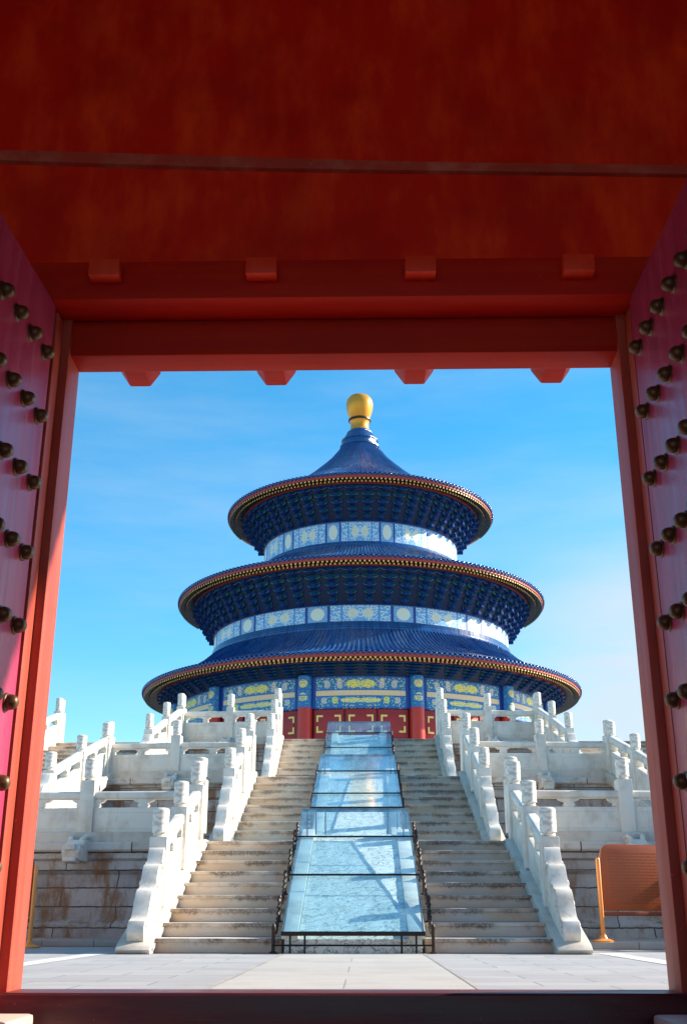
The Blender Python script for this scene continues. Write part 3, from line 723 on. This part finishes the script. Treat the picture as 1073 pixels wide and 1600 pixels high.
# door leaves with gilt corner plates
def door_leaf(a, w=1.92):
    Mx = Matrix.Translation((0, DC, 0)) @ Matrix.Rotation(a, 4, 'Z') @ Matrix.Translation((0, -13.72, 0))
    b = MB(); b.bx(-w / 2, w / 2, -.05, .05, HB + .45, 12.9, M=Mx)
    for z0, z1 in ((11.35, 12.62), (9.0, 11.1), (6.8, 8.7)): b.bx(-w / 2 + .2, w / 2 - .2, -.085, -.052, z0, z1, M=Mx)
    d = part('door_leaf', b, M['hallred2'], hall, .015)
    for z0, z1 in ((11.42, 12.54), (9.08, 11.02), (6.9, 8.6)):
        for sx in (-1, 1):
            for sz, zc in ((1, z0), (-1, z1)):
                g = MB(); xe = sx * (w / 2 - .16); L = .42
                g.bx(min(xe, xe - sx * L), max(xe, xe - sx * L), -.115, -.087, min(zc, zc + sz * .12), max(zc, zc + sz * .12), M=Mx)
                g.bx(min(xe, xe - sx * .12), max(xe, xe - sx * .12), -.112, -.0865, min(zc, zc + sz * L), max(zc, zc + sz * L), M=Mx)
                part('gilt_corner', g, M['goldtrim'], d)
for bay in (-1, 0, 1):
    for j in (-1, 0, 1): door_leaf(R_(30 * bay + 8.6 * j))

def bracket_mesh(width, drop, reach):
    """one bracket set: local x across, -y outwards, z up from its foot at the wall; grows outwards and upwards"""
    b = MB(); n = 5; dz = drop / n
    for i in range(n):
        z = dz * i; y = -reach * (i + .7) / n; w = width * (.40 + .135 * i)
        b.box((0, y / 2 - .12, z + dz * .30), (width * .22, abs(y) + .40, dz * .50), 0)
        b.prism([(-w / 2, z + dz * .95), (-w / 2, z + dz * .62), (-w * .34, z + dz * .38), (w * .34, z + dz * .38), (w / 2, z + dz * .62), (w / 2, z + dz * .95)], y - .09, y + .11, 'y', i % 2)
        b.prism([(-w / 2, z + dz * .66), (-w / 2, z + dz * .58), (-w * .34, z + dz * .34), (w * .34, z + dz * .34), (w / 2, z + dz * .58), (w / 2, z + dz * .66), (w * .32, z + dz * .42), (-w * .32, z + dz * .42)], y - .105, y - .085, 'y', 2)
        for s in (-1, 1):
            b.box((s * w * .42, y - .02, z + dz * 1.0), (width * .16, .26, dz * .26), 1 - i % 2)
        b.box((0, y - .17, z + dz * .52), (width * .16, .20, dz * .34), 1 - i % 2)
        b.box((0, y - .275, z + dz * .40), (width * .15, .012, dz * .08), 2)
    return b.mesh('bracket', [M['brkblue'], M['brkgreen'], M['brkline']], 0, smooth=False)

def tier(R, Z, Rb, zb0, zb1, prof, nt, nb, raf):
    """roof with eave (rim R, tile edge height Z), prof = roof profile from the rim inwards"""
    rf = MB(); rf.lathe(prof, nt, c=C); roof = part('roof', rf, M['tile'], hall, ang=60)
    # tile ribs with round ends
    rb = MB(); rr = .075; L = len(prof)
    for k in range(nt):
        a = 2 * pi * (k + .5) / nt
        if cos(a) < -.45: continue
        ca, sa = cos(a), sin(a); vs = []
        for i, (r, z) in enumerate(prof):
            p0, p1 = prof[max(i - 1, 0)], prof[min(i + 1, L - 1)]
            dr, dz = p1[0] - p0[0], p1[1] - p0[1]; l = math.hypot(dr, dz); nr, nz = dz / l, -dr / l
            if nz < 0: nr, nz = -nr, -nz
            wd = min(rr, r * 2 * pi / nt * .36)
            for j in range(5):
                th = pi * j / 4; t_ = cos(th) * wd; hgt = sin(th) * wd * 1.0
                rad = r + nr * hgt; vs.append((rad * sa + t_ * ca, DC - rad * ca + t_ * sa, z + nz * hgt))
        fs = [(i * 5 + j, i * 5 + j + 1, (i + 1) * 5 + j + 1, (i + 1) * 5 + j) for i in range(L - 1) for j in range(4)]
        fs.append((0, 1, 2, 3, 4)); rb.add(vs, fs)
    part('tile_rib', rb, M['tile'], roof, ang=80)
    ed = MB()
    for k in range(nt):
        a = 2 * pi * (k + .5) / nt
        if cos(a) < -.45: continue
        Mx = Matrix.Translation((R * sin(a), DC - R * cos(a), Z + .03)) @ Matrix.Rotation(a, 4, 'Z') @ Matrix.Rotation(pi / 2, 4, 'X')
        ed.lathe([(0, .05), (.06, .05), (.085, .03), (.085, -.06)], 8, M=Mx)
        a2 = 2 * pi * k / nt
        Mx = Matrix.Translation((R * sin(a2), DC - R * cos(a2), Z - .04)) @ Matrix.Rotation(a2, 4, 'Z')
        ed.prism([(-.09, .04), (-.06, -.06), (0, -.11), (.06, -.06), (.09, .04)], -.02, .02, 'y', M=Mx)
    part('tile_end', ed, M['tileend'], roof, ang=50)
    # eave: red board, two rows of rafters, soffit
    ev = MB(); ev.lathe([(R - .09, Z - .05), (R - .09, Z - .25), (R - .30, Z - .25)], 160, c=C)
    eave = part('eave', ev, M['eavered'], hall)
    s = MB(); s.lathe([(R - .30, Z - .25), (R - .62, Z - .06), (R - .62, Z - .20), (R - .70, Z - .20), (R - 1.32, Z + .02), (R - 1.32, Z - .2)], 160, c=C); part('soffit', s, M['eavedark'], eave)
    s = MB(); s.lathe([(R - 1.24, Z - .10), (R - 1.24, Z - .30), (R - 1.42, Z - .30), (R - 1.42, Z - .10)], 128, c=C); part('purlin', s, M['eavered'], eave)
    for row, (r0, r1, z0, z1, sz) in enumerate(((R - .16, R - .66, Z - .325, Z - .16, .125), (R - .60, R - 1.28, Z - .36, Z - .12, .14))):
        q = MB()
        for k in range(raf):
            a = 2 * pi * (k + .5 * row) / raf
            if cos(a) < -.30: continue
            sa, ca = sin(a), cos(a); e = sz / 2
            def V(r, t, z): return (r * sa + t * ca, DC - r * ca + t * sa, z)
            vs = [V(r0, -e, z0 - e), V(r0, e, z0 - e), V(r0, e, z0 + e), V(r0, -e, z0 + e), V(r1, -e, z1 - e), V(r1, e, z1 - e), V(r1, e, z1 + e), V(r1, -e, z1 + e)]
            q.add(vs, [(0, 1, 5, 4), (1, 2, 6, 5), (2, 3, 7, 6), (3, 0, 4, 7), (4, 5, 6, 7)], 0); q.add(vs, [(0, 1, 2, 3)], 1)
        part('rafter_row', q, [M['rafter'], M['raftend']], eave)
    # brackets
    top = Z - .28; drop = top - zb1; reach = (R - 1.40) - Rb
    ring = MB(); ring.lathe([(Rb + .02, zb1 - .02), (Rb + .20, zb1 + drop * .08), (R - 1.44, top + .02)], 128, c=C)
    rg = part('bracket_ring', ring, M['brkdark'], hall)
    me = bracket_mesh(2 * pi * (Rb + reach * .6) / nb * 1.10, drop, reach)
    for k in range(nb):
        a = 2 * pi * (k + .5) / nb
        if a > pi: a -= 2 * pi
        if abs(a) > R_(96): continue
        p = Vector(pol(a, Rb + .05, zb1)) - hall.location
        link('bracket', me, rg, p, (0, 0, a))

tier(10.72, 30.55, 7.73, 26.35, 27.95, [(10.75, 30.61), (10.2, 30.76), (9.2, 31.16), (7.8, 31.82), (6.4, 32.56), (5.2, 33.35), (4.2, 34.19), (3.24, 35.10), (2.5, 35.85), (1.85, 36.70), (1.43, 37.40)], 190, 48, 210)
tier(14.30, 23.12, 11.43, 19.3, 20.52, [(14.33, 23.18), (13.7, 23.30), (12.6, 23.64), (11.2, 24.17), (9.9, 24.74), (8.8, 25.40), (8.05, 25.95)], 250, 60, 280)
tier(16.60, 16.02, 13.95, 13.2, 15.02, [(16.63, 16.08), (16.0, 16.24), (14.9, 16.64), (13.7, 17.22), (12.6, 17.95), (11.75, 18.70)], 290, 68, 330)
for (r, z0, z1, ridge) in ((7.73, 26.25, 27.97, 25.75), (11.43, 19.24, 20.54, 18.5)):
    b = MB(); b.lathe([(r - .1, z0), (r, z0 + .02), (r, z1 - .02), (r - .1, z1)], 192, c=C, uvfn=lambda a, i: ((a - R_(15)) / R_(30) + 12, (0, 0.0, 1.0, 1)[i])); part('painted_band', b, M['band'], hall)
    b = MB(); b.lathe([(r + .42, ridge), (r + .44, ridge + .12), (r + .30, ridge + .2), (r + .30, ridge + .34), (r + .16, ridge + .42), (r + .12, z0 + .06), (r - .05, z0 + .06)], 128, c=C); part('ridge_ring', b, M['tile'], hall)
# finial
b = MB(); b.lathe([(1.66, 37.100), (1.66, 37.259), (1.50, 37.307), (1.46, 37.641), (1.54, 37.688), (1.54, 37.784), (1.36, 37.863), (1.22, 38.213), (1.10, 38.404), (1.10, 38.499), (0.96, 38.563), (0.90, 38.690)], 40, c=C); part('finial_collar', b, M['tile'], hall)
b = MB(); b.lathe([(.86, 38.690), (.80, 38.800), (.76, 39.050), (.76, 39.470), (.84, 39.600)], 36, c=C); fn = part('finial_neck', b, M['gold'], hall)
b = MB(); b.lathe([(.80, 39.590), (.95, 39.650), (.95, 39.770), (.80, 39.830)], 36, c=C); part('finial_ring', b, M['darkring'], hall)
b = MB(); b.lathe([(.78, 39.820), (.88, 40.000), (1.03, 40.450), (1.13, 40.900), (1.14, 41.250), (1.06, 41.600), (.86, 41.870), (.55, 42.050), (.2, 42.130), (0, 42.140)], 40, c=C); part('finial_ball', b, M['gold'], hall)

# ------------------------------------------------------------------ orange notice boards
def sign(label, x, y, rz, w=1.18, z=.004):
    t = thing('notice_board', label, 'sign', (x, y, z), 'orange notice boards', rz)
    def lp(name, mb, m, bev=0, par=None):
        return link(name, mb.mesh(name, m, bev), par or t)
    r = .17; z0, z1 = .42, 1.345
    pts = [(0.04, z0), (w - .04, z0), (w - .04, z1 - r)] + [(w - .04 - r + r * cos(q * pi / 12), z1 - r + r * sin(q * pi / 12)) for q in range(1, 7)] + [(.04 + r + r * cos(pi / 2 + q * pi / 12), z1 - r + r * sin(pi / 2 + q * pi / 12)) for q in range(0, 7)]
    b = MB(); b.prism(pts, -.02, .02, 'y'); pn = lp('panel', b, M['orange'], .006)
    for i in range(17):
        b = MB(); z = z1 - .14 - i * .043; xx = .16; random.seed(i)
        while xx < w - .18:
            l = random.uniform(.03, .11); b.bx(xx, min(xx + l, w - .16), -.0235, -.0195, z, z + .016); xx += l + .018
        lp('text_line', b, M['orangetext'], 0, pn)
    for xx in (0, w):
        b = MB(); b.lathe([(.032, .02), (.032, 1.13), (.02, 1.15), (0, 1.155)], 16, c=(xx, 0)); ps = lp('post', b, M['orangepost'])
        b = MB(); b.lathe([(.16, 0), (.16, .02), (.06, .05), (.04, .09), (.033, .10)], 20, c=(xx, 0)); lp('base_plate', b, M['orangepost'], 0, ps)
    b = MB(); b.bx(.03, w - .03, -.025, .025, .35, .405); lp('bottom_bar', b, M['orangetext'], .006)
sign('orange notice board with rounded corners on two posts, by the right terrace wall', 3.55, 16.8, R_(18), z=.092)
sign('orange notice board by the left terrace wall, mostly hidden by the left jamb', -5.94, 17.2, R_(-4))

# ------------------------------------------------------------------ the gate the camera stands in
gate = thing('gate_building', 'dark red wooden gateway with open studded doors framing the view', 'gate', (.05, 5.4, -.30))
GX0, GX1 = -1.45, 1.535; SZ = .13; LZ = 3.33; YO = 5.50
for x, s in ((GX0, -1), (GX1, 1)):
    b = MB(); b.bx(*sorted((x, x + s * .30)), 5.27, YO, -.30, 3.80); b.bx(*sorted((x + s * .045, x + s * .30)), 5.15, 5.27, -.30, 3.52)
    part('jamb', b, M['jamb'], gate, .012)
    b = MB(); b.bx(*sorted((x + s * .30, x + s * 4.5)), 5.2, 5.46, -.30, 3.80); part('front_wall', b, M['roomwall'], gate)
    b = MB(); b.bx(*sorted((x - s * .17, x + s * .42)), 4.60, 5.14, -.30, .052); part('pivot_stone', b, M['pivot'], gate, .02)
b = MB(); b.bx(GX0 - .02, GX1 + .02, 5.21, 5.485, -.30, SZ); part('threshold', b, M['sill'], gate, .025, seg=3)
b = MB(); b.bx(GX0 - .1, GX1 + .1, 5.30, YO, LZ, 3.76); part('lintel', b, M['lintel'], gate, .012)
b = MB(); b.bx(-1.9, 2.0, 5.06, 5.295, 3.54, 3.775); hb = part('head_beam', b, M['beam'], gate, .012)
for x in (-1.22, -.385, .46, 1.295):
    b = MB(); b.box((x, 5.02, 3.685), (.165, .10, .10)); part('tenon', b, M['tenon'], hb, .008)
    b = MB(); rr = .104
    Mx = Matrix.Translation((x * .97 + .01, 0, 3.50)) @ Matrix.Rotation(0, 4, 'Y')
    b.prism([(rr * 1.15 * cos(pi / 3 * q), rr * 1.0 * sin(pi / 3 * q)) for q in range(6)], YO, YO + .34, 'y', M=Mx); part('door_peg', b, M['lintel'], gate, .012)
b = MB(); b.bx(-4.2, 4.3, 5.31, 5.44, 3.801, 7.6); tb = part('transom_board', b, M['board'], gate)
b = MB(); nseg = 40; vs = []
for i in range(nseg + 1):
    x = -3.2 + 6.5 * i / nseg; zc = 4.58 - .040 * x - .010 * cos(x * 1.1); hgt = .042 - .006 * sin(x * 1.3)
    vs += [(x, 5.309, zc - hgt), (x, 5.285, zc - hgt * .8), (x, 5.285, zc + hgt * .8), (x, 5.309, zc + hgt)]
b.add(vs, [(i * 4 + j, i * 4 + j + 1, i * 4 + j + 5, i * 4 + j + 4) for i in range(nseg) for j in range(3)])
part('batten', b, M['batten'], tb)
b = MB(); b.prism([(5.47, 8.8), (5.47, 8.45), (7.35, 7.42), (7.42, 7.56)], -7, 11, 'x'); ee = part('outer_eave', b, M['beam'], gate)
b = MB(); xx = -7.0
while xx < 11: b.prism([(5.47, 8.44), (5.47, 8.30), (7.72, 7.06), (7.76, 7.18)], xx, xx + .13, 'x'); xx += .30
part('rafter_row', b, M['beam'], ee)
# room behind the camera
b = MB(); b.bx(-4.4, -4.2, -5, 5.2, -.30, 7.6); b.bx(4.3, 4.5, -5, 5.2, -.30, 7.6); part('side_wall', b, M['roomwall'], gate)
b = MB(); b.bx(-4.4, 4.5, -5.2, 5.5, 7.6, 7.8); part('ceiling', b, M['beam'], gate)
b = MB(); b.bx(-4.4, 4.5, -5.2, -5.0, 6.4, 7.6); part('back_wall', b, M['roomwall'], gate)
b = MB(); b.bx(-4.4, 4.5, -5.2, 5.2, -.315, -.30); solo('gate_floor', b, M['gfloor'], kind='structure')
# door leaves
def stud_mesh():
    b = MB(); b.lathe([(0, .058), (.014, .057), (.026, .050), (.034, .036), (.037, .020), (.035, .010), (.042, .008), (.045, 0)], 18)
    return b.mesh('stud', M['stud'], ang=60)
STUD = stud_mesh()
for x, s, ang in ((GX0 - .05, -1, R_(2.6)), (GX1 + .04, 1, R_(-1.2))):
    b = MB(); b.bx(*sorted((0, s * .09)), -1.56, 0, 0, 3.482)
    d = link('door', b.mesh('door', M['leaf'], .01), gate, Vector((x, 5.12, .055)) - gate.location, (0, 0, -ang if s < 0 else -ang))
    rest = MB()
    for c in range(7):
        for r in range(9):
            yy, zz_ = -.115 - .20 * c, .225 + .364 * r
            Mx = Matrix.Translation((0, yy, zz_)) @ Matrix.Rotation(-s * pi / 2, 4, 'Y')
            if c < 5: o = link('stud', STUD, d, (0, yy, zz_), (0, -s * pi / 2, 0))
            else: rest.lathe([(0, .062), (.034, .050), (.045, .018), (.056, 0)], 10, M=Mx)
    o = link('stud', rest.mesh('stud_rest', M['stud']), d); o['kind'] = 'stuff'
